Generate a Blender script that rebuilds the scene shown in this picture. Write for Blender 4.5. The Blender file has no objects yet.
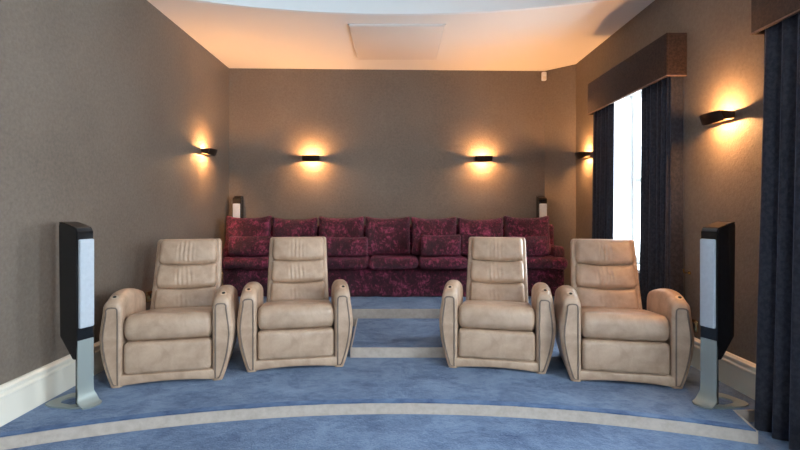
import bpy, bmesh, math, random
from mathutils import Vector, Matrix, noise

random.seed(7)
scene = bpy.context.scene
COL = scene.collection
R = math.radians

# ------------------------------------------------------------------ materials
def new_mat(name):
    m = bpy.data.materials.new(name); m.use_nodes = True
    nt = m.node_tree; b = nt.nodes['Principled BSDF']
    return m, nt, b

def noise_node(nt, scale, detail=4, rough=0.55, coord='Object', stretch=None, w=0.0):
    tc = nt.nodes.new('ShaderNodeTexCoord')
    n = nt.nodes.new('ShaderNodeTexNoise')
    n.inputs['Scale'].default_value = scale
    n.inputs['Detail'].default_value = detail
    n.inputs['Roughness'].default_value = rough
    if 'Distortion' in n.inputs: n.inputs['Distortion'].default_value = w
    src = tc.outputs[coord]
    if stretch:
        mp = nt.nodes.new('ShaderNodeMapping'); mp.inputs['Scale'].default_value = stretch
        nt.links.new(src, mp.inputs['Vector']); src = mp.outputs['Vector']
    nt.links.new(src, n.inputs['Vector'])
    return n

def ramp(nt, fac, stops):
    r = nt.nodes.new('ShaderNodeValToRGB')
    e = r.color_ramp.elements
    e[0].position, e[0].color = stops[0][0], (*stops[0][1], 1)
    e[1].position, e[1].color = stops[-1][0], (*stops[-1][1], 1)
    for p, c in stops[1:-1]:
        k = e.new(p); k.color = (*c, 1)
    nt.links.new(fac, r.inputs['Fac'])
    return r

def bump(nt, b, height, strength, dist, prev=None):
    k = nt.nodes.new('ShaderNodeBump')
    k.inputs['Strength'].default_value = strength
    k.inputs['Distance'].default_value = dist
    nt.links.new(height, k.inputs['Height'])
    if prev: nt.links.new(prev.outputs['Normal'], k.inputs['Normal'])
    nt.links.new(k.outputs['Normal'], b.inputs['Normal'])
    return k

def plain(name, col, rough=0.5, metal=0.0, spec=0.5, bs=None):
    m, nt, b = new_mat(name)
    b.inputs['Base Color'].default_value = (*col, 1)
    b.inputs['Roughness'].default_value = rough
    b.inputs['Metallic'].default_value = metal
    b.inputs['Specular IOR Level'].default_value = spec
    n = noise_node(nt, (bs or (60, .02))[0], 3)
    bump(nt, b, n.outputs['Fac'], (bs or (60, .02))[1], 0.002)
    return m

def fabric(name, c0, c1, pat=3.0, fine=400, fstr=.5, rough=.9, sheen=0.0, sheencol=(1,1,1), fdist=.001, stretch=None, lo=.35, hi=.65):
    m, nt, b = new_mat(name)
    n = noise_node(nt, pat, 5, .6, stretch=stretch)
    r = ramp(nt, n.outputs['Fac'], [(lo, c0), (hi, c1)])
    nt.links.new(r.outputs['Color'], b.inputs['Base Color'])
    b.inputs['Roughness'].default_value = rough
    b.inputs['Specular IOR Level'].default_value = .25
    b.inputs['Sheen Weight'].default_value = sheen
    b.inputs['Sheen Tint'].default_value = (*sheencol, 1)
    b.inputs['Sheen Roughness'].default_value = .4
    f = noise_node(nt, fine, 2, .6)
    bump(nt, b, f.outputs['Fac'], fstr, fdist)
    return m

M = {}
# wall covering: grey-taupe embossed paper
m, nt, b = new_mat('wall_paper')
n = noise_node(nt, 1.1, 3)
f = noise_node(nt, 46, 4, .7)
mx = nt.nodes.new('ShaderNodeMath'); mx.operation = 'MULTIPLY_ADD'; mx.inputs[1].default_value = .62; mx.inputs[2].default_value = 0.0
nt.links.new(f.outputs['Fac'], mx.inputs[0])
ad = nt.nodes.new('ShaderNodeMath'); ad.operation = 'MULTIPLY_ADD'; ad.inputs[1].default_value = .38
nt.links.new(n.outputs['Fac'], ad.inputs[0]); nt.links.new(mx.outputs[0], ad.inputs[2])
r = ramp(nt, ad.outputs[0], [(.30, (.122, .096, .074)), (.70, (.205, .165, .129))])
nt.links.new(r.outputs['Color'], b.inputs['Base Color'])
b.inputs['Roughness'].default_value = .62
b.inputs['Specular IOR Level'].default_value = .35
v = nt.nodes.new('ShaderNodeTexVoronoi'); v.inputs['Scale'].default_value = 75
tc = nt.nodes.new('ShaderNodeTexCoord'); nt.links.new(tc.outputs['Object'], v.inputs['Vector'])
k1 = bump(nt, b, v.outputs['Distance'], .35, .003)
bump(nt, b, f.outputs['Fac'], .45, .004, k1)
M['wall'] = m

M['ceiling'] = plain('ceiling_paint', (.80, .755, .70), .75, spec=.2, bs=(90, .03))
M['panel'] = plain('panel_paint', (.72, .66, .60), .75, spec=.2)
M['recess'] = plain('recess_paint', (.80, .82, .82), .7, spec=.2)
M['cream'] = plain('cream_gloss_paint', (.78, .73, .62), .28, spec=.5)
M['white'] = plain('white_paint', (.86, .86, .84), .35)
M['carpet'] = None
M['nosing'] = fabric('blue_carpet_edge', (.036, .080, .190), (.130, .215, .370), 7, 220, 1.0, .95, .2, (.7, .8, 1), .006)
M['riser'] = fabric('beige_carpet', (.45, .385, .325), (.54, .47, .405), 22, 320, .8, .95, .2, (1, .95, .9), .003)
# crushed velvet
m, nt, b = new_mat('crushed_velvet')
def summed(nt, specs):
    acc = None
    for (sc, det, rg, wt, st) in specs:
        n = noise_node(nt, sc, det, rg, w=.4, stretch=st)
        k = nt.nodes.new('ShaderNodeMath'); k.operation = 'MULTIPLY_ADD'; k.inputs[1].default_value = wt; k.inputs[2].default_value = 0
        nt.links.new(n.outputs['Fac'], k.inputs[0])
        if acc: nt.links.new(acc.outputs[0], k.inputs[2])
        acc = k
    return acc
mm = summed(nt, [(5, 3, .5, .24, (1, 1, 1.5)), (20, 4, .7, .46, (1.2, 1, 1)), (70, 3, .8, .38, (1.5, 1, .7))])
r = ramp(nt, mm.outputs[0], [(.45, (.003, .0003, .0008)), (.525, (.018, .0015, .004)), (.57, (.085, .008, .020)), (.63, (.42, .062, .140))])
nt.links.new(r.outputs['Color'], b.inputs['Base Color'])
b.inputs['Roughness'].default_value = .36
b.inputs['Specular IOR Level'].default_value = .8
b.inputs['Specular Tint'].default_value = (1, .55, .65, 1)
b.inputs['Sheen Weight'].default_value = .3
b.inputs['Sheen Tint'].default_value = (.9, .3, .42, 1)
b.inputs['Sheen Roughness'].default_value = .35
bump(nt, b, mm.outputs[0], 1.0, .06)
M['velvet'] = m
m, nt, b = new_mat('blue_carpet')
cm = summed(nt, [(3.6, 4, .6, .55, (1, 1, 1)), (17, 4, .7, .28, (1, 1, 1)), (120, 2, .7, .22, (1, 1, 1))])
r = ramp(nt, cm.outputs[0], [(.40, (.038, .076, .165)), (.68, (.185, .272, .415))])
nt.links.new(r.outputs['Color'], b.inputs['Base Color'])
b.inputs['Roughness'].default_value = .95; b.inputs['Specular IOR Level'].default_value = .2
b.inputs['Sheen Weight'].default_value = .3; b.inputs['Sheen Tint'].default_value = (.75, .85, 1, 1); b.inputs['Sheen Roughness'].default_value = .4
bump(nt, b, cm.outputs[0], 1.0, .03)
M['carpet'] = m
# leather
def leather(name, c0, c1, rough=.38):
    m, nt, b = new_mat(name)
    n = noise_node(nt, 7, 6, .65, w=.3)
    r = ramp(nt, n.outputs['Fac'], [(.32, c0), (.68, c1)])
    nt.links.new(r.outputs['Color'], b.inputs['Base Color'])
    rr = ramp(nt, n.outputs['Fac'], [(.3, (rough+.1,)*3), (.7, (rough-.06,)*3)])
    nt.links.new(rr.outputs['Color'], b.inputs['Roughness'])
    b.inputs['Specular IOR Level'].default_value = .5
    b.inputs['Coat Weight'].default_value = .18; b.inputs['Coat Roughness'].default_value = .32
    v = nt.nodes.new('ShaderNodeTexVoronoi'); v.inputs['Scale'].default_value = 260
    tc = nt.nodes.new('ShaderNodeTexCoord'); nt.links.new(tc.outputs['Object'], v.inputs['Vector'])
    k = bump(nt, b, v.outputs['Distance'], .15, .002)
    bump(nt, b, n.outputs['Fac'], .25, .012, k)
    return m
M['leather'] = leather('tan_leather', (.395, .262, .172), (.580, .412, .290))
M['piping'] = leather('dark_piping', (.16, .115, .085), (.22, .16, .12), .5)
M['curtain'] = fabric('navy_curtain', (.020, .020, .027), (.034, .034, .043), 50, 300, .6, .85, .3, (.6, .7, 1), .002, stretch=(1, 1, .8), lo=.42, hi=.6)
M['pelmet'] = fabric('brown_pelmet', (.016, .009, .008), (.040, .023, .018), 60, 260, .5, .9, .2, (1, .8, .7), .002)
M['pelmet_edge'] = fabric('pelmet_edge', (.16, .10, .08), (.22, .14, .11), 60, 260, .5, .9)
M['gloss_black'] = plain('gloss_black', (.008, .008, .009), .12, spec=.6, bs=(20, .0))
M['grille'] = fabric('grille_cloth', (.44, .48, .52), (.48, .52, .56), 40, 900, .3, .8)
M['alu'] = plain('satin_aluminium', (.36, .41, .39), .42, .55)
M['bronze'] = plain('dark_bronze', (.045, .032, .024), .35, .7)
M['brass'] = plain('brass', (.75, .52, .22), .25, 1.0)
M['button_metal'] = plain('button_metal', (.72, .60, .46), .35, .6)
M['dark_hole'] = plain('dark_insert', (.01, .012, .01), .4)
m, nt, b = new_mat('bulb_glow')
b.inputs['Base Color'].default_value = (1, .9, .75, 1)
b.inputs['Emission Color'].default_value = (1.0, .48, .175, 1)
b.inputs['Emission Strength'].default_value = 2450
M['bulb'] = m
m = bpy.data.materials.new('window_glass'); m.use_nodes = True; nt = m.node_tree; nt.nodes.clear()
o = nt.nodes.new('ShaderNodeOutputMaterial'); mi = nt.nodes.new('ShaderNodeMixShader'); t = nt.nodes.new('ShaderNodeBsdfTransparent'); g = nt.nodes.new('ShaderNodeBsdfGlossy')
g.inputs['Roughness'].default_value = .02; mi.inputs[0].default_value = .06
nt.links.new(t.outputs[0], mi.inputs[1]); nt.links.new(g.outputs[0], mi.inputs[2]); nt.links.new(mi.outputs[0], o.inputs[0])
M['glass'] = m

# ------------------------------------------------------------------ geometry helpers
def link(name, bm, mat, parent=None, smooth=True, recalc=True):
    if recalc: bmesh.ops.recalc_face_normals(bm, faces=bm.faces)
    me = bpy.data.meshes.new(name); bm.to_mesh(me); bm.free()
    if smooth:
        for p in me.polygons: p.use_smooth = True
        try: me.set_sharp_from_angle(angle=R(48))
        except Exception: pass
    me.materials.append(mat)
    o = bpy.data.objects.new(name, me); COL.objects.link(o)
    if parent: o.parent = parent
    return o

def thing(name, label, cat, loc=(0, 0, 0), rz=0, group=None):
    o = bpy.data.objects.new(name, None); COL.objects.link(o)
    o.empty_display_size = .1
    o.location = loc; o.rotation_euler = (0, 0, rz)
    o['label'] = label; o['category'] = cat
    if group: o['group'] = group
    return o

def tag(o, label, cat, group=None):
    o['label'] = label; o['category'] = cat
    if group: o['group'] = group
    return o

def struct(o, label=None, cat=None):
    o['kind'] = 'structure'
    if label: o['label'] = label
    if cat: o['category'] = cat
    return o

def dup(root, loc, rz, label, group=None):
    def cp(o, parent):
        c = o.copy(); COL.objects.link(c)
        if parent: c.parent = parent
        for ch in list(o.children): cp(ch, c)
        return c
    r = cp(root, None); r.location = loc; r.rotation_euler = (0, 0, rz); r['label'] = label
    if group: r['group'] = group
    return r

def box(bm, x0, x1, y0, y1, z0, z1, bev=0):
    mt = Matrix.Translation(((x0+x1)/2, (y0+y1)/2, (z0+z1)/2)) @ Matrix.Diagonal((abs(x1-x0), abs(y1-y0), abs(z1-z0), 1))
    r = bmesh.ops.create_cube(bm, size=1, matrix=mt)
    if bev:
        es = {e for v in r['verts'] for e in v.link_edges}
        bmesh.ops.bevel(bm, geom=list(es), offset=bev, segments=2, profile=.5, affect='EDGES')

def axis_samples(s, r, n, k):
    h = s/2
    r = min(r, h*.999)
    a = [-h + r*(1-math.cos(math.pi/2*i/k)) for i in range(k+1)]
    a[0] = -h
    inner = [(-h+r) + (2*h-2*r)*i/n for i in range(1, n)]
    return a + inner + [-x for x in reversed(a)]

def rbox(bm, size, r, f=None, n=(4, 4, 4), k=4):
    """rounded box centred on the origin, mapped through f"""
    ax = [axis_samples(size[i], r, n[i], k) for i in range(3)]
    L = [len(a) for a in ax]
    cache = {}
    h = [s/2-min(r, s/2*.999) for s in size]
    def vert(i, j, l):
        key = (i, j, l)
        if key in cache: return cache[key]
        p = Vector((ax[0][i], ax[1][j], ax[2][l]))
        q = Vector([max(-h[t], min(h[t], p[t])) for t in range(3)])
        d = p-q
        if d.length > 1e-9: p = q + d.normalized()*min(r, *[s/2*.999 for s in size])
        if f: p = Vector(f(p.x, p.y, p.z))
        cache[key] = bm.verts.new(p)
        return cache[key]
    def quad(a, b, c, d):
        s = []
        for v in (a, b, c, d):
            if v not in s: s.append(v)
        if len(s) > 2:
            try: bm.faces.new(s)
            except ValueError: pass
    for i in range(L[0]-1):
        for j in range(L[1]-1):
            for l in (0, L[2]-1):
                quad(vert(i, j, l), vert(i+1, j, l), vert(i+1, j+1, l), vert(i, j+1, l))
    for i in range(L[0]-1):
        for l in range(L[2]-1):
            for j in (0, L[1]-1):
                quad(vert(i, j, l), vert(i+1, j, l), vert(i+1, j, l+1), vert(i, j, l+1))
    for j in range(L[1]-1):
        for l in range(L[2]-1):
            for i in (0, L[0]-1):
                quad(vert(i, j, l), vert(i, j+1, l), vert(i, j+1, l+1), vert(i, j, l+1))

def tube(bm, pts, r, seg=8, closed=False):
    pts = [Vector(p) for p in pts]; n = len(pts); rings = []
    up = Vector((0, 1, 0))
    for i, p in enumerate(pts):
        if closed: t = pts[(i+1) % n]-pts[i-1]
        else: t = pts[min(i+1, n-1)]-pts[max(i-1, 0)]
        t.normalize()
        a = t.cross(up)
        if a.length < 1e-3: a = t.cross(Vector((1, 0, 0)))
        a.normalize(); c = t.cross(a).normalized()
        rings.append([bm.verts.new(p + (a*math.cos(2*math.pi*q/seg)+c*math.sin(2*math.pi*q/seg))*r) for q in range(seg)])
    for i in range(n if closed else n-1):
        A, B = rings[i], rings[(i+1) % n]
        for q in range(seg):
            bm.faces.new((A[q], A[(q+1) % seg], B[(q+1) % seg], B[q]))
    if not closed:
        bm.faces.new(rings[0]); bm.faces.new(rings[-1])

def cyl(bm, c, r, h, seg=24, axis='Z', r2=None):
    rot = {'Z': Matrix.Identity(4), 'X': Matrix.Rotation(R(90), 4, 'Y'), 'Y': Matrix.Rotation(R(90), 4, 'X')}[axis]
    bmesh.ops.create_cone(bm, cap_ends=True, segments=seg, radius1=r, radius2=r if r2 is None else r2, depth=h, matrix=Matrix.Translation(c) @ rot)

def prism(bm, pts, off):
    """polygon pts (3D) extruded by vector off"""
    off = Vector(off)
    a = [bm.verts.new(Vector(p)) for p in pts]; b = [bm.verts.new(Vector(p)+off) for p in pts]
    bm.faces.new(a); bm.faces.new(list(reversed(b)))
    n = len(a)
    for i in range(n): bm.faces.new((a[i], a[(i+1) % n], b[(i+1) % n], b[i]))

def lnoise(x, y, z, s=6, seed=0):
    return noise.noise(Vector((x*s+seed*3.7, y*s+seed*1.3, z*s-seed*2.1)))

# ------------------------------------------------------------------ room
XL, XR = -2.20, 2.25
YB = -2.4                      # wall behind the camera
CL, CR, CW = (XL, 6.25), (1.95, 6.38), (XR, 6.07)
ZC = 3.02; ZLOW = -.07; Z2 = .175; ZS = .08
ARC_R, ARC_C = 5.1, -2.13
arc = lambda x: ARC_C + math.sqrt(ARC_R**2 - x*x)

bm = bmesh.new(); box(bm, XL-.2, XR+.45, YB-.2, 6.6, ZLOW-.12, ZLOW)
struct(link('floor', bm, M['carpet'], smooth=False))

def platform(name, pts, z0, z1, mat, label):
    bm = bmesh.new(); prism(bm, [(x, y, z0) for x, y in pts], (0, 0, z1-z0))
    o = struct(link(name, bm, mat, smooth=False), label)
    return o
N = 48
xs = [XL + (XR-XL)*i/N for i in range(N+1)]
NX1, NX2, NY2 = 1.925, 1.99, 2.86
xs = [XL + (NX1-XL)*i/N for i in range(N+1)]
platform('seating_platform', [(x, arc(x)) for x in xs] + [(NX2, NY2), (XR, NY2)] + [CW, CR, CL], ZLOW, 0, M['carpet'], 'blue carpeted curved platform under the recliners')
Y2 = 4.88
platform('rear_platform', [(XL, Y2), (XR, Y2), CW, CR, CL], 0.0, Z2, M['carpet'], 'blue carpeted rear platform under the sofa')
platform('platform_step', [(-.37, 3.86), (.46, 3.86), (.49, Y2-.012), (-.405, Y2-.012)], 0, ZS, M['carpet'], 'blue carpeted step between the middle recliners')
# beige risers
def riser(name, line, z0, z1, t=.012):
    bm = bmesh.new()
    A = [(x, y-t) for x, y in line]; P = A + list(reversed(line))
    prism(bm, [(x, y, z0) for x, y in P], (0, 0, z1-z0))
    return struct(link(name, bm, M['riser'], smooth=False))
riser('trim_1', [(x, arc(x)) for x in xs], ZLOW, -.001)
riser('trim_2', [(-.382, 3.86), (.472, 3.86)], 0, ZS-.001)
riser('trim_3', [(XL, Y2), (XR, Y2)], 0.0, Z2-.001)
bm = bmesh.new()
prism(bm, [(NX1, arc(NX1)-.012, ZLOW), (NX1+.012, arc(NX1)-.012, ZLOW), (NX2+.012, NY2-.012, ZLOW), (XR, NY2-.012, ZLOW), (XR, NY2, ZLOW), (NX2, NY2, ZLOW)], (0, 0, -ZLOW-.001))
struct(link('trim_7', bm, M['riser'], smooth=False))
bm = bmesh.new()
prism(bm, [(-.382, 3.86, 0), (-.37, 3.86, 0), (-.405, Y2-.012, 0), (-.417, Y2-.012, 0)], (0, 0, ZS-.001))
prism(bm, [(.46, 3.86, 0), (.472, 3.86, 0), (.502, Y2-.012, 0), (.49, Y2-.012, 0)], (0, 0, ZS-.001))
struct(link('trim_4', bm, M['riser'], smooth=False))

bm = bmesh.new()
for a, b2 in zip(xs, xs[1:]):
    A = [(a, arc(a)-.012), (b2, arc(b2)-.012), (b2, arc(b2)+.035), (a, arc(a)+.035)]
    vs = [(A[0], -.004), (A[1], -.004), (A[1], .004), (A[2], .007), (A[2], .0), (A[3], .0), (A[3], .007), (A[0], .004)]
    V = [bm.verts.new((p[0], p[1], z)) for p, z in vs]
    bm.faces.new((V[0], V[1], V[2], V[7])); bm.faces.new((V[7], V[2], V[3], V[6])); bm.faces.new((V[6], V[3], V[4], V[5]))
bmesh.ops.remove_doubles(bm, verts=bm.verts, dist=1e-5)
struct(link('trim_6', bm, M['nosing'], smooth=False))

def wall_seg(name, a, b, outward, t=.2, z0=-.19, z1=3.45):
    ox, oy = outward
    bm = bmesh.new()
    prism(bm, [(a[0], a[1], z0), (b[0], b[1], z0), (b[0]+ox*t, b[1]+oy*t, z0), (a[0]+ox*t, a[1]+oy*t, z0)], (0, 0, z1-z0))
    return struct(link(name, bm, M['wall'], smooth=False))
wall_seg('wall_left', (XL, YB), (XL, 6.45), (-1, 0))
wall_seg('wall_back', (XL-.2, CL[1]-.006), CR, (0.03, 1))
wall_seg('wall_corner', CR, CW, (.72, .69))
# a wall with rectangular openings, built of blocks along it
def holed_wall(name, horiz, c0, c1, s0, s1, z0, z1, holes):
    bm = bmesh.new()
    def bx(a, b, za, zb):
        if horiz: box(bm, a, b, c0, c1, za, zb)
        else: box(bm, c0, c1, a, b, za, zb)
    cur = s0
    for (a, b, za, zb) in sorted(holes):
        bx(cur, a, z0, z1); bx(a, b, z0, za); bx(a, b, zb, z1); cur = b
    bx(cur, s1, z0, z1)
    return struct(link(name, bm, M['wall'], smooth=False))
WIN = [(3.92, 5.10, .60, 2.40), (.95, 2.55, .45, 2.45), (-1.75, -.15, .45, 2.45)]
holed_wall('wall_right', False, XR, XR+.34, YB, CW[1]+.1, -.19, 3.45, WIN)
REAR = (-.1, .8, .60, 2.40)  # added opening, placed and sized for the daylight it lets in
holed_wall('wall_rear', True, YB-.3, YB, XL-.2, XR+.34, -.19, 3.45, [REAR])

# ceiling with a shallow curved recess
bm = bmesh.new()
rc = lambda x: -1.0 + math.sqrt(5.5**2 - x*x)
RX = 2.02; RY0 = -1.6; ZR = 3.34
def q(*p): bm.faces.new([bm.verts.new(v) for v in p])
q((XL-.2, YB-.3, ZC), (-RX, YB-.3, ZC), (-RX, 6.6, ZC), (XL-.2, 6.6, ZC))
q((RX, YB-.3, ZC), (XR+.3, YB-.3, ZC), (XR+.3, 6.6, ZC), (RX, 6.6, ZC))
NX = 40
for i in range(NX):
    a, b2 = -RX+2*RX*i/NX, -RX+2*RX*(i+1)/NX
    q((a, rc(a), ZC), (b2, rc(b2), ZC), (b2, 6.6, ZC), (a, 6.6, ZC))
    q((a, YB-.3, ZC), (b2, YB-.3, ZC), (b2, RY0, ZC), (a, RY0, ZC))
bmesh.ops.remove_doubles(bm, verts=bm.verts, dist=1e-5)
struct(link('ceiling', bm, M['ceiling'], smooth=False))
bm = bmesh.new()
for i in range(NX):
    a, b2 = -RX+2*RX*i/NX, -RX+2*RX*(i+1)/NX
    q((a, rc(a), ZC-.0), (b2, rc(b2), ZC-.0), (b2, rc(b2), ZR), (a, rc(a), ZR))
    q((a, RY0, ZR), (b2, RY0, ZR), (b2, rc(b2), ZR), (a, rc(a), ZR))
q((-RX, RY0, ZC), (RX, RY0, ZC), (RX, RY0, ZR), (-RX, RY0, ZR))
q((-RX, RY0, ZC), (-RX, rc(RX), ZC), (-RX, rc(RX), ZR), (-RX, RY0, ZR))
q((RX, RY0, ZC), (RX, rc(RX), ZC), (RX, rc(RX), ZR), (RX, RY0, ZR))
bmesh.ops.remove_doubles(bm, verts=bm.verts, dist=1e-5)
struct(link('ceiling_recess', bm, M['recess']), 'pale curved recess in the ceiling')
# slim curved moulding just below the recess edge
bm = bmesh.new()
line = [(-RX+2*RX*i/NX) for i in range(NX+1)]
prism(bm, [(x, rc(x)-.028, ZC-.012) for x in line] + [(x, rc(x)+.012, ZC-.012) for x in reversed(line)], (0, 0, .024))
struct(link('trim_5', bm, M['recess'], smooth=False))

# baseboards: profile swept along a line
PROF = [(0, 0), (.022, 0), (.022, .150), (.030, .156), (.030, .168), (.020, .176), (.020, .186), (.028, .192), (.028, .204), (.012, .218), (0, .220)]
def baseboard(name, a, b, nrm, z):
    bm = bmesh.new()
    L = [Vector((a[0]+nrm[0]*d, a[1]+nrm[1]*d, z+h)) for d, h in PROF]
    prism(bm, L, (b[0]-a[0], b[1]-a[1], 0))
    return struct(link(name, bm, M['cream'], smooth=False))
baseboard('baseboard_left', (XL, 2.47), (XL, Y2-.012), (1, 0), 0)
baseboard('baseboard_left_front', (XL, YB), (XL, 2.46), (1, 0), ZLOW)
baseboard('baseboard_left_rear', (XL, Y2), (XL, 6.23), (1, 0), Z2)
baseboard('baseboard_right', (XR, NY2), (XR, Y2-.012), (-1, 0), 0)
baseboard('baseboard_right_front', (XR, YB), (XR, NY2-.014), (-1, 0), ZLOW)
baseboard('baseboard_right_rear', (XR, Y2), (XR, 6.05), (-1, 0), Z2)
baseboard('baseboard_back', (XL+.03, 6.25), (1.93, 6.375), (.03, -1), Z2)

# windows in the right wall, and one added in the rear wall for daylight
def window(n, y0, y1, z0, z1, xin, xglass, label, curt=None):
    root = bpy.data.objects.new('window_%d' % n, None); COL.objects.link(root)
    root.location = (xin, (y0+y1)/2, z0); root['kind'] = 'structure'; root['label'] = label
    cx, cy, cz = root.location
    w = (y1-y0)/2; h = z1-z0; g = xglass-xin
    bm = bmesh.new()   # painted reveal lining
    t = .012
    box(bm, .002, g+.05, -w, -w+t, 0, h); box(bm, .002, g+.05, w-t, w, 0, h); box(bm, .002, g+.05, -w, w, h-t, h)
    link('reveal', bm, M['white'], root, smooth=False)
    bm = bmesh.new(); box(bm, -.03, g+.05, -w, w, -.0, .028, .004); link('sill', bm, M['white'], root)
    bm = bmesh.new()
    f = .055
    for (a, b2) in ((-w+t, -w+t+f), (w-t-f, w-t)): box(bm, g-.04, g+.04, a, b2, .028, h-t, .004)
    box(bm, g-.04, g+.04, -w+t+f, w-t-f, h-t-.07, h-t, .004); box(bm, g-.04, g+.04, -w+t+f, w-t-f, .028, .10, .004)
    link('window_frame', bm, M['white'], root)
    bm = bmesh.new(); box(bm, g-.03, g+.03, -w+t+f, w-t-f, h*.48, h*.48+.05, .004); link('meeting_rail', bm, M['white'], root)
    bm = bmesh.new()
    for k in (-1, 1): box(bm, g-.012, g+.012, k*w*.30-.012, k*w*.30+.012, .10, h-t-.07, .003)
    link('glazing_bar', bm, M['white'], root)
    bm = bmesh.new(); box(bm, g-.003, g+.003, -w+t+f, w-t-f, .10, h-t-.07); link('pane', bm, M['glass'], root, smooth=False)
    return root
for i, (y0, y1, z0, z1) in enumerate(WIN):
    window(i+1, y0, y1, z0, z1, XR, XR+.27, ['white sash window between the near and far curtains', 'white sash window nearest the camera', 'white sash window behind the camera'][i])
wr = window(4, REAR[0], REAR[1], REAR[2], REAR[3], 0, .2, 'added window in the rear wall, lets daylight in from behind the camera')
wr.location = ((REAR[0]+REAR[1])/2, YB, REAR[2]); wr.rotation_euler = (0, 0, R(-90))

# ceiling hatch panel
t = thing('ceiling_panel', 'flat square cream access panel on the ceiling above the sofa', 'ceiling panel', (0, 5.285, ZC))
bm = bmesh.new(); rbox(bm, (.945, 1.07, .022), .004, lambda x, y, z: (x-.012, y, z-.0115), (1, 1, 1), 2); link('panel', bm, M['panel'], t)
bm = bmesh.new()
for (a, b2, c, d) in ((-.497, -.487, -.545, .545), (.463, .473, -.545, .545), (-.497, .473, -.545, -.538), (-.497, .473, .538, .545)):
    box(bm, a, b2, c, d, -.014, -.001)
link('panel_frame', bm, M['ceiling'], t, smooth=False)

# motion sensor
t = thing('motion_sensor', 'small white motion sensor high in the back right corner', 'sensor', (1.93, 6.375, 2.88))
bm = bmesh.new(); rbox(bm, (.062, .05, .115), .014, lambda x, y, z: (x, y-.028, z+.06-(.02 if z < -.03 else 0)*abs(y)), (2, 2, 2), 3); link('housing', bm, M['white'], t)
bm = bmesh.new(); rbox(bm, (.04, .01, .04), .004, lambda x, y, z: (x, y-.055, z+.035), (2, 1, 2), 2); link('sensor_lens', bm, M['cream'], t)

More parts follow.
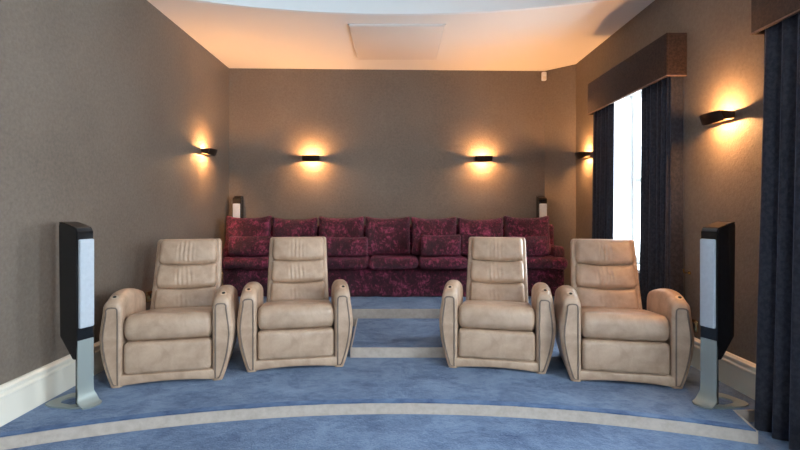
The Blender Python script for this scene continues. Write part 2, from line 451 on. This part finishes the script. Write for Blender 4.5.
# ------------------------------------------------------------------ recliners
def make_recliner(label):
    t = thing('recliner', label, 'recliner', group='cream tan leather home cinema recliners')
    lea = M['leather']
    # plinth with an arched front
    bm = bmesh.new()
    def fb(x, y, z):
        if z < 0: z += .020*(1-(x/.33)**2)
        return (x, y+.345 - (.012 if y < -.3 else 0), z+.039)
    rbox(bm, (.66, .66, .078), .014, fb, (10, 3, 1), 3)
    link('base', bm, lea, t)
    # footrest panel
    bm = bmesh.new()
    def ff(x, y, z):
        by = -.010*(1-(x/.28)**2)*(1-(z/.12)**2) if y < 0 else 0
        return (x, y+.045+by, z+.184 + .002*lnoise(x, y, z, 9))
    rbox(bm, (.560, .085, .215), .030, ff, (10, 1, 6), 5)
    link('footrest', bm, lea, t)
    # seat cushion
    bm = bmesh.new()
    def fs(x, y, z):
        if abs(x) > .245: x = math.copysign(.245+(abs(x)-.245)*.55, x)
        u = (y+.30)/.60
        zz = z
        if z > 0: zz += .018*(1-(x/.28)**2)*math.sin(math.pi*min(1, max(0, u*1.1)))
        zz += -.075*u*(1 if z > 0 else .35) + .004*lnoise(x, y, z, 7)
        yy = y - (.012*(1-(x/.28)**2) if y < -.2 else 0)
        return (x, yy+.305, zz+.385)
    rbox(bm, (.640, .60, .185), .075, fs, (12, 12, 3), 7)
    link('seat', bm, lea, t)
    # arms
    def ztop(y):
        z = .555 + .065*math.sin(math.pi/2*min(1, max(0, y)/.19))
        if y > .25: z -= .075*((y-.25)/.36)**1.6
        return z
    for s in (-1, 1):
        bm = bmesh.new(); rings = []
        NY = 26; Y1 = .61
        for iy in range(NY+1):
            u = iy/NY
            y = Y1*u
            zt = ztop(y)
            ins = 0
            if iy == 0: ins, y = .016, 0.0
            elif iy == 1: ins, y = .004, .010
            elif iy == 2: ins, y = 0.0, .026
            if iy == NY: ins = .03
            if iy == NY-1: ins, y = .006, Y1-.02
            wtop = 1 - .10*max(0, u-.55)
            xi = .285+ins
            def outer(z):
                v = z/zt
                return .353 + ((.425-.353)*math.sin(math.pi/2*min(1, v*1.6))**.9 - .030*max(0, v-.62)/.38)*wtop - ins
            zt2 = zt-ins
            pts = [(xi, 0.0), (xi, .12), (xi, .25), (xi, .38)]
            zsh = zt2-.068
            xo = outer(zsh)
            cx, hw = (xi+xo)/2, (xo-xi)/2
            for a in range(0, 17):
                th = math.pi - math.pi*a/16
                cc, ss = math.cos(th), math.sin(th)
                pts.append((cx+hw*math.copysign(abs(cc)**.75, cc), zsh + (zt2-zsh)*ss**.9))
            for k in range(1, 11):
                z = zsh*(1-k/10); pts.append((outer(z), z))
            rings.append([bm.verts.new((s*px, y, pz)) for px, pz in pts])
        for A, B in zip(rings, rings[1:]):
            n = len(A)
            for k in range(n): bm.faces.new((A[k], A[(k+1) % n], B[(k+1) % n], B[k]))
        bm.faces.new(rings[0]); bm.faces.new(rings[-1])
        arm = link('arm', bm, lea, t)
        # inset shield-shaped front panel with piping
        def oc(z): return .353+(.425-.353)*math.sin(math.pi/2*min(1, z/.56*1.6))**.9 - .030*max(0, z/.56-.62)/.38 - .027
        out = [(.308, .018), (.308, .15), (.308, .30), (.308, .49), (.310, .522), (.320, .533)]
        top = [(.345, .535), (.366, .532), (.378, .519)]
        dn = [(oc(z), z) for z in (.50, .46, .42, .38, .32, .26, .20, .14, .08, .03)] + [(.329, .018)]
        P = out+top+dn
        bm = bmesh.new(); prism(bm, [(s*x, -.004, z) for x, z in P], (0, .012, 0))
        pn = link('arm_front_panel', bm, lea, t)
        bm = bmesh.new(); tube(bm, [(s*x, -.004, z) for x, z in P], .0055, 6, True)
        link('piping', bm, M['piping'], pn)
        # small control button near the front of the arm top
        bm = bmesh.new()
        tm = Matrix.Translation((s*.350, .070, ztop(.070)+.001)) @ Matrix.Rotation(math.atan2(ztop(.09)-ztop(.05), .04), 4, 'X')
        cyl(bm, (0, 0, 0), .024, .008, 24); bmesh.ops.transform(bm, matrix=tm, verts=bm.verts)
        bt = link('control_button', bm, M['button_metal'], t)
        bm = bmesh.new(); cyl(bm, (.003, 0, .0055), .011, .004, 16); bmesh.ops.transform(bm, matrix=tm, verts=bm.verts); link('button_cap', bm, M['dark_hole'], bt)
    # backrest, leaning back
    TH = R(18); sb, cb = math.sin(TH), math.cos(TH)
    def place(x, d, v):   # d = backwards from the front face, v = up the slope
        return (x, .535 + v*sb + d*cb, .36 + v*cb - d*sb)
    bm = bmesh.new()
    def fsh(x, y, z):
        v = z+.315
        wd = 1.065 - .07*(v/.63)
        return place(x*wd, y+.10 + .02*(x/.25)**2*(-1), v)
    rbox(bm, (.500, .085, .630), .026, fsh, (6, 2, 8), 4)
    bk = link('backrest', bm, lea, t)
    segs = [('lumbar_cushion', .035, .225, .35), ('back_cushion', .222, .418, 1.0), ('headrest', .415, .622, 1.0)]
    for nm, v0, v1, pl in segs:
        hh = v1-v0; vc = (v0+v1)/2
        bm = bmesh.new()
        def fc(x, y, z, vc=vc, hh=hh, pl=pl, nm=nm):
            e = z/hh
            v = vc+z
            v -= .016*(1-(x/.22)**2)*(1-min(1, max(0, (v-.44)/.16)))
            wd = 1.055 - .06*(v/.63)
            d = y+.045
            if y < 0:
                d -= .022*(1-(x/.22)**2)*(1-(2*e)**2) + .020*(.5-e)*(1 if nm != 'lumbar_cushion' else .2)
                px = max(0, 1-(abs(x+.01)/.085)**2)
                if px > 0:
                    env = px*max(0, 1-(2*e)**2)**.6
                    d += pl*.0045*env*math.cos(2*math.pi*(x+.015*e)/.034+4*x+2.5*lnoise(x, v, 0, 5, 4))*(.65+.8*lnoise(x, v, 0, 22, 6))
                d += .004*lnoise(x, v, 0, 9, 2)
            return place(x*wd, d, v)
        rbox(bm, (.445, .095, hh), .038, fc, (52, 1, 12), 5)
        link(nm, bm, lea, t)
    # dark seam piping round the cushion face
    bm = bmesh.new()
    pts = [place(-.237, .055, .06), place(-.228, .055, .34), place(-.219, .055, .60), place(-.205, .055, .617), place(.205, .055, .617), place(.219, .055, .60), place(.228, .055, .34), place(.237, .055, .06)]
    tube(bm, pts, .0045, 6); link('piping', bm, M['piping'], bk)
    # recliner mechanism housing between the arms and under the seat
    bm = bmesh.new(); rbox(bm, (.54, .50, .24), .02, lambda x, y, z: (x, y+.38, z+.17), (1, 1, 1), 2); link('seat_frame', bm, M['piping'], t)
    return t
r0 = make_recliner('tan leather recliner beside the left tower speaker, nearest the left wall')
r0.location = (-1.57, 3.27, 0); r0.rotation_euler = (0, 0, R(13))
g = r0['group']
dup(r0, (-.757, 3.565, 0), R(10.5), 'tan leather recliner left of the carpeted step, second from the left wall', g)
dup(r0, (.723, 3.535, 0), R(-12), 'tan leather recliner right of the carpeted step, overlapping the step end', g)
dup(r0, (1.545, 3.25, 0), R(-12), 'tan leather recliner in front of the window, beside the right tower speaker', g)

# ------------------------------------------------------------------ sofa
def soft(bm, size, r, loc, tilt=0, puff=.02, corner=.0, seed=0, n=(12, 3, 10), pinch=0):
    sx, sy, sz = size
    ct, st = math.cos(tilt), math.sin(tilt)
    def f(x, y, z):
        u, v = x/(sx/2), z/(sz/2)
        fy = (1-u*u)*(1-v*v)
        yy = y*(1+pinch*(fy-1)) + math.copysign(puff*fy, y)
        zz = z + corner*abs(u)**4*max(0, v) - (corner*.5)*(1-abs(u)**2)*max(0, v)*.6
        xx = x + corner*.6*u*abs(v)**4
        k = .010*lnoise(x, y, z, 5, seed)+.005*lnoise(x, y, z, 14, seed)
        xx += k*.5; yy += k; zz += k*.8
        return (loc[0]+xx, loc[1] + yy*ct + zz*st, loc[2] - yy*st + zz*ct)
    rbox(bm, size, r, f, n, 4)

sofa = thing('sofa', 'long crushed burgundy velvet sofa along the back wall', 'sofa', (-.05, 5.7, Z2))
SX, SY = sofa.location.x, sofa.location.y
S0, S1 = -2.03, 1.93
bm = bmesh.new(); soft(bm, (S1-S0-.02, .48, .315), .03, ((S0+S1)/2-SX, 5.755-SY, .160), n=(60, 4, 6), puff=.008, seed=1); link('base', bm, M['velvet'], sofa)
bm = bmesh.new(); soft(bm, (S1-S0, .10, .82), .04, ((S0+S1)/2-SX, 5.965-SY, .411), n=(40, 2, 8), puff=.0, seed=2); link('back', bm, M['velvet'], sofa)
for s, xc in ((-1, S0+.055), (1, S1-.055)):
    bm = bmesh.new(); soft(bm, (.125, .40, .34), .05, (xc-SX, 5.74-SY, .40+.01), n=(3, 8, 6), puff=.0, seed=3+s); link('arm', bm, M['velvet'], sofa)
sw = (S1-S0)/7
for i in range(7):
    xc = S0+sw*(i+.5)
    bm = bmesh.new(); soft(bm, (sw-.004, .50, .135), .060, (xc-SX, 5.655-SY, .395), n=(10, 8, 2), puff=.006, seed=10+i); link('seat_cushion', bm, M['velvet'], sofa)
for i in range(7):
    bw = 3.92/7
    xc = -2.085+bw*(i+.5)
    h = .447 + (.012, -.008, .006, .004, .0, -.012, .010)[i]
    bm = bmesh.new()
    soft(bm, (bw-.030, .15, h), .055, (xc-SX, 5.79-SY, .457+h/2), tilt=R(12), puff=.055, corner=.042, seed=20+i, n=(12, 2, 12))
    link('back_cushion', bm, M['velvet'], sofa)
def scatter(x, w, h, y, seed, label, rz=0):
    t = tag(link('scatter_cushion', (lambda b: (soft(b, (w, .10, h), .04, (0, 0, h/2), tilt=R(14), puff=.035, corner=.014, seed=seed, n=(12, 2, 8)), b)[1])(bmesh.new()), M['velvet']), label, 'cushion', 'small burgundy scatter cushions on the sofa')
    t.location = (x, y, Z2+.468); t.rotation_euler = (0, 0, rz)
scatter(-1.70, .50, .23, 5.545, 41, 'small burgundy velvet cushion at the left end of the sofa')
scatter(-.60, .50, .22, 5.545, 42, 'small burgundy velvet cushion on the third sofa seat from the left', R(1))
scatter(.495, .46, .245, 5.545, 43, 'small burgundy velvet cushion in the middle right of the sofa, left of the recliner', R(-3))
scatter(1.50, .47, .23, 5.545, 44, 'small burgundy velvet cushion at the right end of the sofa', R(2))

# ------------------------------------------------------------------ tower speakers
def make_speaker(label, rear=False, group='tower speakers on metal stands'):
    """local frame: front faces -y"""
    t = thing('tower_speaker', label, 'speaker', group=group)
    W, D = .108, .152 if not rear else .13
    # cabinet: side profile tapers at the foot, top slopes up towards the back
    prof = [(0, .385), (.0, 1.055), (.012, 1.078), (D*.55, 1.098), (D+.012, 1.115), (D, 1.09), (D, .415), (.040, .285), (.012, .285)]
    bm = bmesh.new(); prism(bm, [(-W/2, y, z) for y, z in prof], (W, 0, 0))
    es = [e for e in bm.edges if abs(e.verts[0].co.x-e.verts[1].co.x) < 1e-6]
    bmesh.ops.bevel(bm, geom=es, offset=.006, segments=2, affect='EDGES')
    cab = link('cabinet', bm, M['gloss_black'], t)
    bm = bmesh.new(); prism(bm, [(-W/2+.006, .016, 1.0775), (-W/2+.006, D*.55, 1.0965), (-W/2+.006, D-.01, 1.109), (-W/2+.006, D-.01, 1.114), (-W/2+.006, D*.55, 1.1015), (-W/2+.006, .016, 1.0825)], (W-.012, 0, 0)); link('top_cap', bm, M['bronze'], cab)
    bm = bmesh.new(); rbox(bm, (W-.016, .024, .538), .009, lambda x, y, z: (x, y-.008, z+.742), (2, 1, 2), 4); link('grille', bm, M['grille'], cab)
    # stand: flat aluminium blade sweeping forward into a foot
    bm = bmesh.new()
    path = [(-.004, .400), (-.004, .30), (-.004, .12), (-.007, .075), (-.018, .040), (-.038, .018), (-.062, .009), (-.085, .007)]
    th = .009; A = []; w2 = W/2-.004
    nn = len(path)
    for i, (y, z) in enumerate(path):
        a = Vector(path[max(0, i-1)]); b2 = Vector(path[min(nn-1, i+1)]); d = (b2-a).normalized(); nrm = Vector((-d.y, d.x))
        w = w2 if i < nn-1 else w2-.02
        w = w + (.012 if 4 <= i < nn-1 else 0)
        A.append([bm.verts.new((-w, y, z)), bm.verts.new((w, y, z)), bm.verts.new((w, y-nrm.x*-th, z-nrm.y*-th)), bm.verts.new((-w, y-nrm.x*-th, z-nrm.y*-th))])
    for P, Q in zip(A, A[1:]):
        for k in range(4): bm.faces.new((P[k], P[(k+1) % 4], Q[(k+1) % 4], Q[k]))
    bm.faces.new(A[0]); bm.faces.new(A[-1])
    link('stand', bm, M['alu'], t)
    bm = bmesh.new(); box(bm, -W/2+.012, W/2-.012, .006, .030, .012, .41, .003); link('spine', bm, M['gloss_black'], t)
    # base plate: a loop with an opening
    L = .235 if not rear else .12
    bm = bmesh.new()
    O = [(-.060, -.030), (.060, -.030), (.085, .010), (.110, L*.66), (.100, L*.90), (.060, L), (-.060, L), (-.100, L*.90), (-.110, L*.66), (-.085, .010)]
    I = [(-.040, .040), (.040, .040), (.052, .060), (.055, L*.58), (.040, L*.70), (.018, L*.76), (-.018, L*.76), (-.040, L*.70), (-.055, L*.58), (-.052, .060)]
    z0, z1 = .001, .011
    vo = [[bm.verts.new((x, y, z)) for x, y in O] for z in (z0, z1)]; vi = [[bm.verts.new((x, y, z)) for x, y in I] for z in (z0, z1)]
    n = len(O)
    for k in range(n):
        j = (k+1) % n
        bm.faces.new((vo[0][k], vo[0][j], vi[0][j], vi[0][k])); bm.faces.new((vo[1][k], vo[1][j], vi[1][j], vi[1][k]))
        bm.faces.new((vo[0][k], vo[0][j], vo[1][j], vo[1][k])); bm.faces.new((vi[0][k], vi[0][j], vi[1][j], vi[1][k]))
    link('base_plate', bm, M['alu'], t)
    return t
sp = make_speaker('slim black and silver tower speaker in front of the left wall')
sp.location = (-1.908, 2.93, 0); sp.rotation_euler = (0, 0, R(69))
dup(sp, (1.897, 2.93, 0), R(-69), 'slim black and silver tower speaker beside the right wall and long curtain')
rs = make_speaker('black and silver tower speaker in the back left corner behind the sofa', True, 'tower speakers in the back corners')
rs.location = (-2.055, 6.11, Z2+.07); rs.rotation_euler = (0, 0, R(4))
dup(rs, (1.87, 6.19, Z2+.07), R(-3), 'black and silver tower speaker in the back right corner behind the sofa')
for x, y, nm in ((-2.04, 6.13, 'left'), (1.87, 6.21, 'right')):
    bm = bmesh.new(); box(bm, x-.13, x+.13, y-.10, y+.10, Z2, Z2+.07, .004)
    tag(link('speaker_plinth', bm, M['bronze']), 'low dark plinth under the back %s corner speaker' % nm, 'plinth', 'plinths under the corner speakers')

# ------------------------------------------------------------------ wall lights
def make_sconce(label):
    """local frame: wall plane y=0, light projects to -y, origin at its centre"""
    t = thing('wall_light', label, 'wall light', group='dark bronze wall lights')
    bm = bmesh.new(); rbox(bm, (.07, .012, .045), .004, lambda x, y, z: (x, y-.0065, z), (1, 1, 1), 2); link('wall_plate', bm, M['bronze'], t)
    bm = bmesh.new(); cyl(bm, (0, -.042, 0), .009, .070, 12, 'Y'); link('bracket', bm, M['bronze'], t)
    bm = bmesh.new()
    W, T = .112, .004
    n = 14
    # curved front shell, open above and below
    ring = []
    for lay in (0, 1):
        rows = []
        for i in range(n+1):
            x = -W+2*W*i/n
            u = x/W
            xx = x - (T*u if lay else 0)
            yt = -.150+.020*u*u + (T if lay else 0); yb = -.122+.018*u*u + (T if lay else 0)
            rows.append((bm.verts.new((xx, yt, .030)), bm.verts.new((xx, yb, -.034-.009*(1-u*u)))))
        ring.append(rows)
    for rows in ring:
        for a, b2 in zip(rows, rows[1:]): bm.faces.new((a[0], b2[0], b2[1], a[1]))
    for i in range(n):
        for k in (0, 1): bm.faces.new((ring[0][i][k], ring[0][i+1][k], ring[1][i+1][k], ring[1][i][k]))
    for i in (0, n): bm.faces.new((ring[0][i][0], ring[0][i][1], ring[1][i][1], ring[1][i][0]))
    # closed ends and a back plate sized to keep bulb light off the wall
    for s in (-1, 1):
        prism(bm, [(s*W, -.128, .030), (s*W, -.102, -.030), (s*W, -.030, -.020), (s*W, -.030, .022)], (-s*T, 0, 0))
    link('shade', bm, M['bronze'], t)
    bm = bmesh.new(); rbox(bm, (2*W-.008, .003, .052), .001, lambda x, y, z: (x, y-.034, z), (1, 1, 1), 1); link('back_baffle', bm, M['bronze'], t)
    bm = bmesh.new(); cyl(bm, (0, -.098, 0), .008, .085, 10, 'X'); link('bulb', bm, M['bulb'], t)
    return t
s0 = make_sconce('dark wall light on the back wall above the left half of the sofa')
s0.location = (-1.12, 6.281, 1.845)
dup(s0, (1.115, 6.351, 1.845), 0, 'dark wall light on the back wall above the right half of the sofa')
dup(s0, (XL+.001, 5.40, 1.83), R(90), 'dark wall light on the left wall')
dup(s0, (XR-.001, 5.65, 1.82), R(-90), 'dark wall light on the right wall in the far corner beyond the window')
dup(s0, (XR-.001, 3.27, 1.815), R(-90), 'dark wall light on the right wall between the two pelmets')

# ------------------------------------------------------------------ pelmets and curtains
def pelmet(y0, y1, label):
    t = thing('pelmet', label, 'pelmet', (XR, (y0+y1)/2, 2.225), group='brown fabric box pelmets')
    h = (y1-y0)/2; d = .16; H = .34
    bm = bmesh.new(); box(bm, -d, -d+.018, -h, h, 0, H, .003); box(bm, -d+.018, -.001, -h, -h+.018, 0, H, .003); box(bm, -d+.018, -.001, h-.018, h, 0, H, .003); box(bm, -d+.018, -.001, -h+.018, h-.018, H-.018, H, .003)
    link('box', bm, M['pelmet'], t)
    bm = bmesh.new(); box(bm, -d-.004, -d, -h-.004, h+.004, 0, .010, .001); box(bm, -d, -.001, -h-.004, -h, 0, .010, .001); box(bm, -d, -.001, h, h+.004, 0, .010, .001)
    link('edge_braid', bm, M['pelmet_edge'], t)
pelmet(3.735, 5.29, 'brown fabric box pelmet over the far window')
pelmet(.70, 2.842, 'brown fabric box pelmet cut by the right edge of the photo')

def curtain(label, path, zbot, ztop, wl=.085, amp=.035, seed=0, flare=.0, flat=None, group='navy patterned floor-length curtains', mat='curtain'):
    """path: plan polyline; folds ride across it"""
    P = [Vector(p) for p in path]
    L = [0]
    for a, b2 in zip(P, P[1:]): L.append(L[-1]+(b2-a).length)
    tot = L[-1]; n = int(tot/.008)
    NZ = 16
    bm = bmesh.new(); cols = []
    rnd = random.Random(seed)
    ph = [rnd.uniform(0, 6.28) for _ in range(4)]
    for i in range(n+1):
        s = tot*i/n
        k = 0
        while k < len(L)-2 and s > L[k+1]: k += 1
        a, b2 = P[k], P[k+1]; d = (b2-a).normalized(); p = a+d*(s-L[k]); nr = Vector((-d.y, d.x))
        att = 1.0
        if flat and flat[0] <= s <= flat[1]: att = .12
        c = []
        for j in range(NZ+1):
            v = j/NZ
            w = .40+.60*(1-v)
            o = amp*att*w*(math.sin(2*math.pi*s/wl+ph[0]+.5*math.sin(2*math.pi*s/(wl*3.3)+ph[1])) + .35*math.sin(2*math.pi*s/(wl*2.4)+ph[2]+v*.9))
            o += flare*(1-v)
            zb = zbot(p.x+nr.x*o, p.y+nr.y*o) if callable(zbot) else zbot
            z = zb+(ztop-zb)*v
            c.append(bm.verts.new((p.x+nr.x*o, p.y+nr.y*o, z)))
        cols.append(c)
    for A, B in zip(cols, cols[1:]):
        for j in range(NZ): bm.faces.new((A[j], B[j], B[j+1], A[j+1]))
    o = link('curtain', bm, M[mat])
    md = o.modifiers.new('thick', 'SOLIDIFY'); md.thickness = .003
    return tag(o, label, 'curtain', group)
def zb1(x, y): return (Z2 if y > Y2-.02 else 0)+.004
curtain('navy curtain on the far side of the far window, beside the distant wall light', [(2.225, 5.26), (2.145, 5.255), (2.135, 5.22), (2.135, 4.74)], zb1, 2.55, wl=.095, amp=.028, seed=3, flare=-.02)
curtain('navy curtain on the near side of the far window, behind the rightmost recliner', [(2.148, 4.22), (2.148, 3.80), (2.140, 3.765), (2.235, 3.76)], .004, 2.55, wl=.082, amp=.024, seed=5, flare=-.010, flat=(.44, .6))
curtain('long navy curtain at the right edge of the photo', [(2.235, 2.825), (2.145, 2.82), (2.138, 2.80), (2.142, 2.22)], ZLOW+.004, 2.55, wl=.120, amp=.038, seed=9, flare=-.048)
curtain('navy curtain at the near side of the window beside the camera', [(2.15, 1.05), (2.15, .76)], ZLOW+.004, 2.55, wl=.1, amp=.03, seed=11)

# small brass wall things
def outlet(loc, rz, label, w=.088):
    t = thing('wall_socket', label, 'socket', loc, rz)
    bm = bmesh.new(); rbox(bm, (w, .008, .088), .003, lambda x, y, z: (x, y-.0045, z), (1, 1, 1), 2); link('face_plate', bm, M['brass'], t)
    bm = bmesh.new(); box(bm, -.012, .012, -.012, -.0085, -.02, .02); link('rocker', bm, M['dark_hole'], t, smooth=False)
outlet((XR, 3.64, .31), R(-90), 'brass wall socket low on the right wall behind the speaker')
outlet((XL, 4.26, .42), R(90), 'brass wall socket on the left wall behind the leftmost recliner', .14)
t = thing('curtain_hook', 'small brass tieback hook on the right wall beside the far window curtain', 'hook', (XR, 3.70, .70), R(-90))
bm = bmesh.new(); cyl(bm, (0, -.004, 0), .014, .008, 16, 'Y'); link('rose', bm, M['brass'], t)
bm = bmesh.new(); tube(bm, [(0, -.008, 0), (0, -.04, 0), (0, -.05, .01), (0, -.05, .03)], .004, 8); link('hook_arm', bm, M['brass'], t)

# ------------------------------------------------------------------ light
w = bpy.data.worlds.new('sky'); scene.world = w; w.use_nodes = True
bg = w.node_tree.nodes['Background']
bg.inputs['Color'].default_value = (.78, .90, 1.0, 1); bg.inputs['Strength'].default_value = 23.0
def portal(loc, rot, sx, sy):
    l = bpy.data.lights.new('window_portal', 'AREA'); l.shape = 'RECTANGLE'; l.size = sx; l.size_y = sy
    l.cycles.is_portal = True
    o = bpy.data.objects.new('window_portal', l); COL.objects.link(o); o.location = loc; o.rotation_euler = rot
    o['kind'] = 'helper'
for (y0, y1, z0, z1) in WIN:
    portal((XR+.36, (y0+y1)/2, (z0+z1)/2), (0, R(90), 0), z1-z0, y1-y0)
portal(((REAR[0]+REAR[1])/2, YB-.32, (REAR[2]+REAR[3])/2), (R(90), 0, 0), REAR[1]-REAR[0], REAR[3]-REAR[2])

# ------------------------------------------------------------------ camera
cam = bpy.data.cameras.new('camera'); co = bpy.data.objects.new('camera', cam); COL.objects.link(co)
co.location = (0, 0, 1.2); co.rotation_euler = (R(90), 0, 0)
cam.sensor_width = 36; cam.lens = 480/800*36
cam.shift_x = 2/800; cam.shift_y = -17/800
cam.clip_start = .05
scene.camera = co
scene.view_settings.view_transform = 'Standard'
scene.view_settings.look = 'None'
scene.view_settings.gamma = 1
scene.view_settings.use_curve_mapping = False
scene.view_settings.exposure = 0.10
scene.cycles.max_bounces = 8
scene.cycles.diffuse_bounces = 6
scene.cycles.use_denoising = True
scene.cycles.sample_clamp_indirect = 8
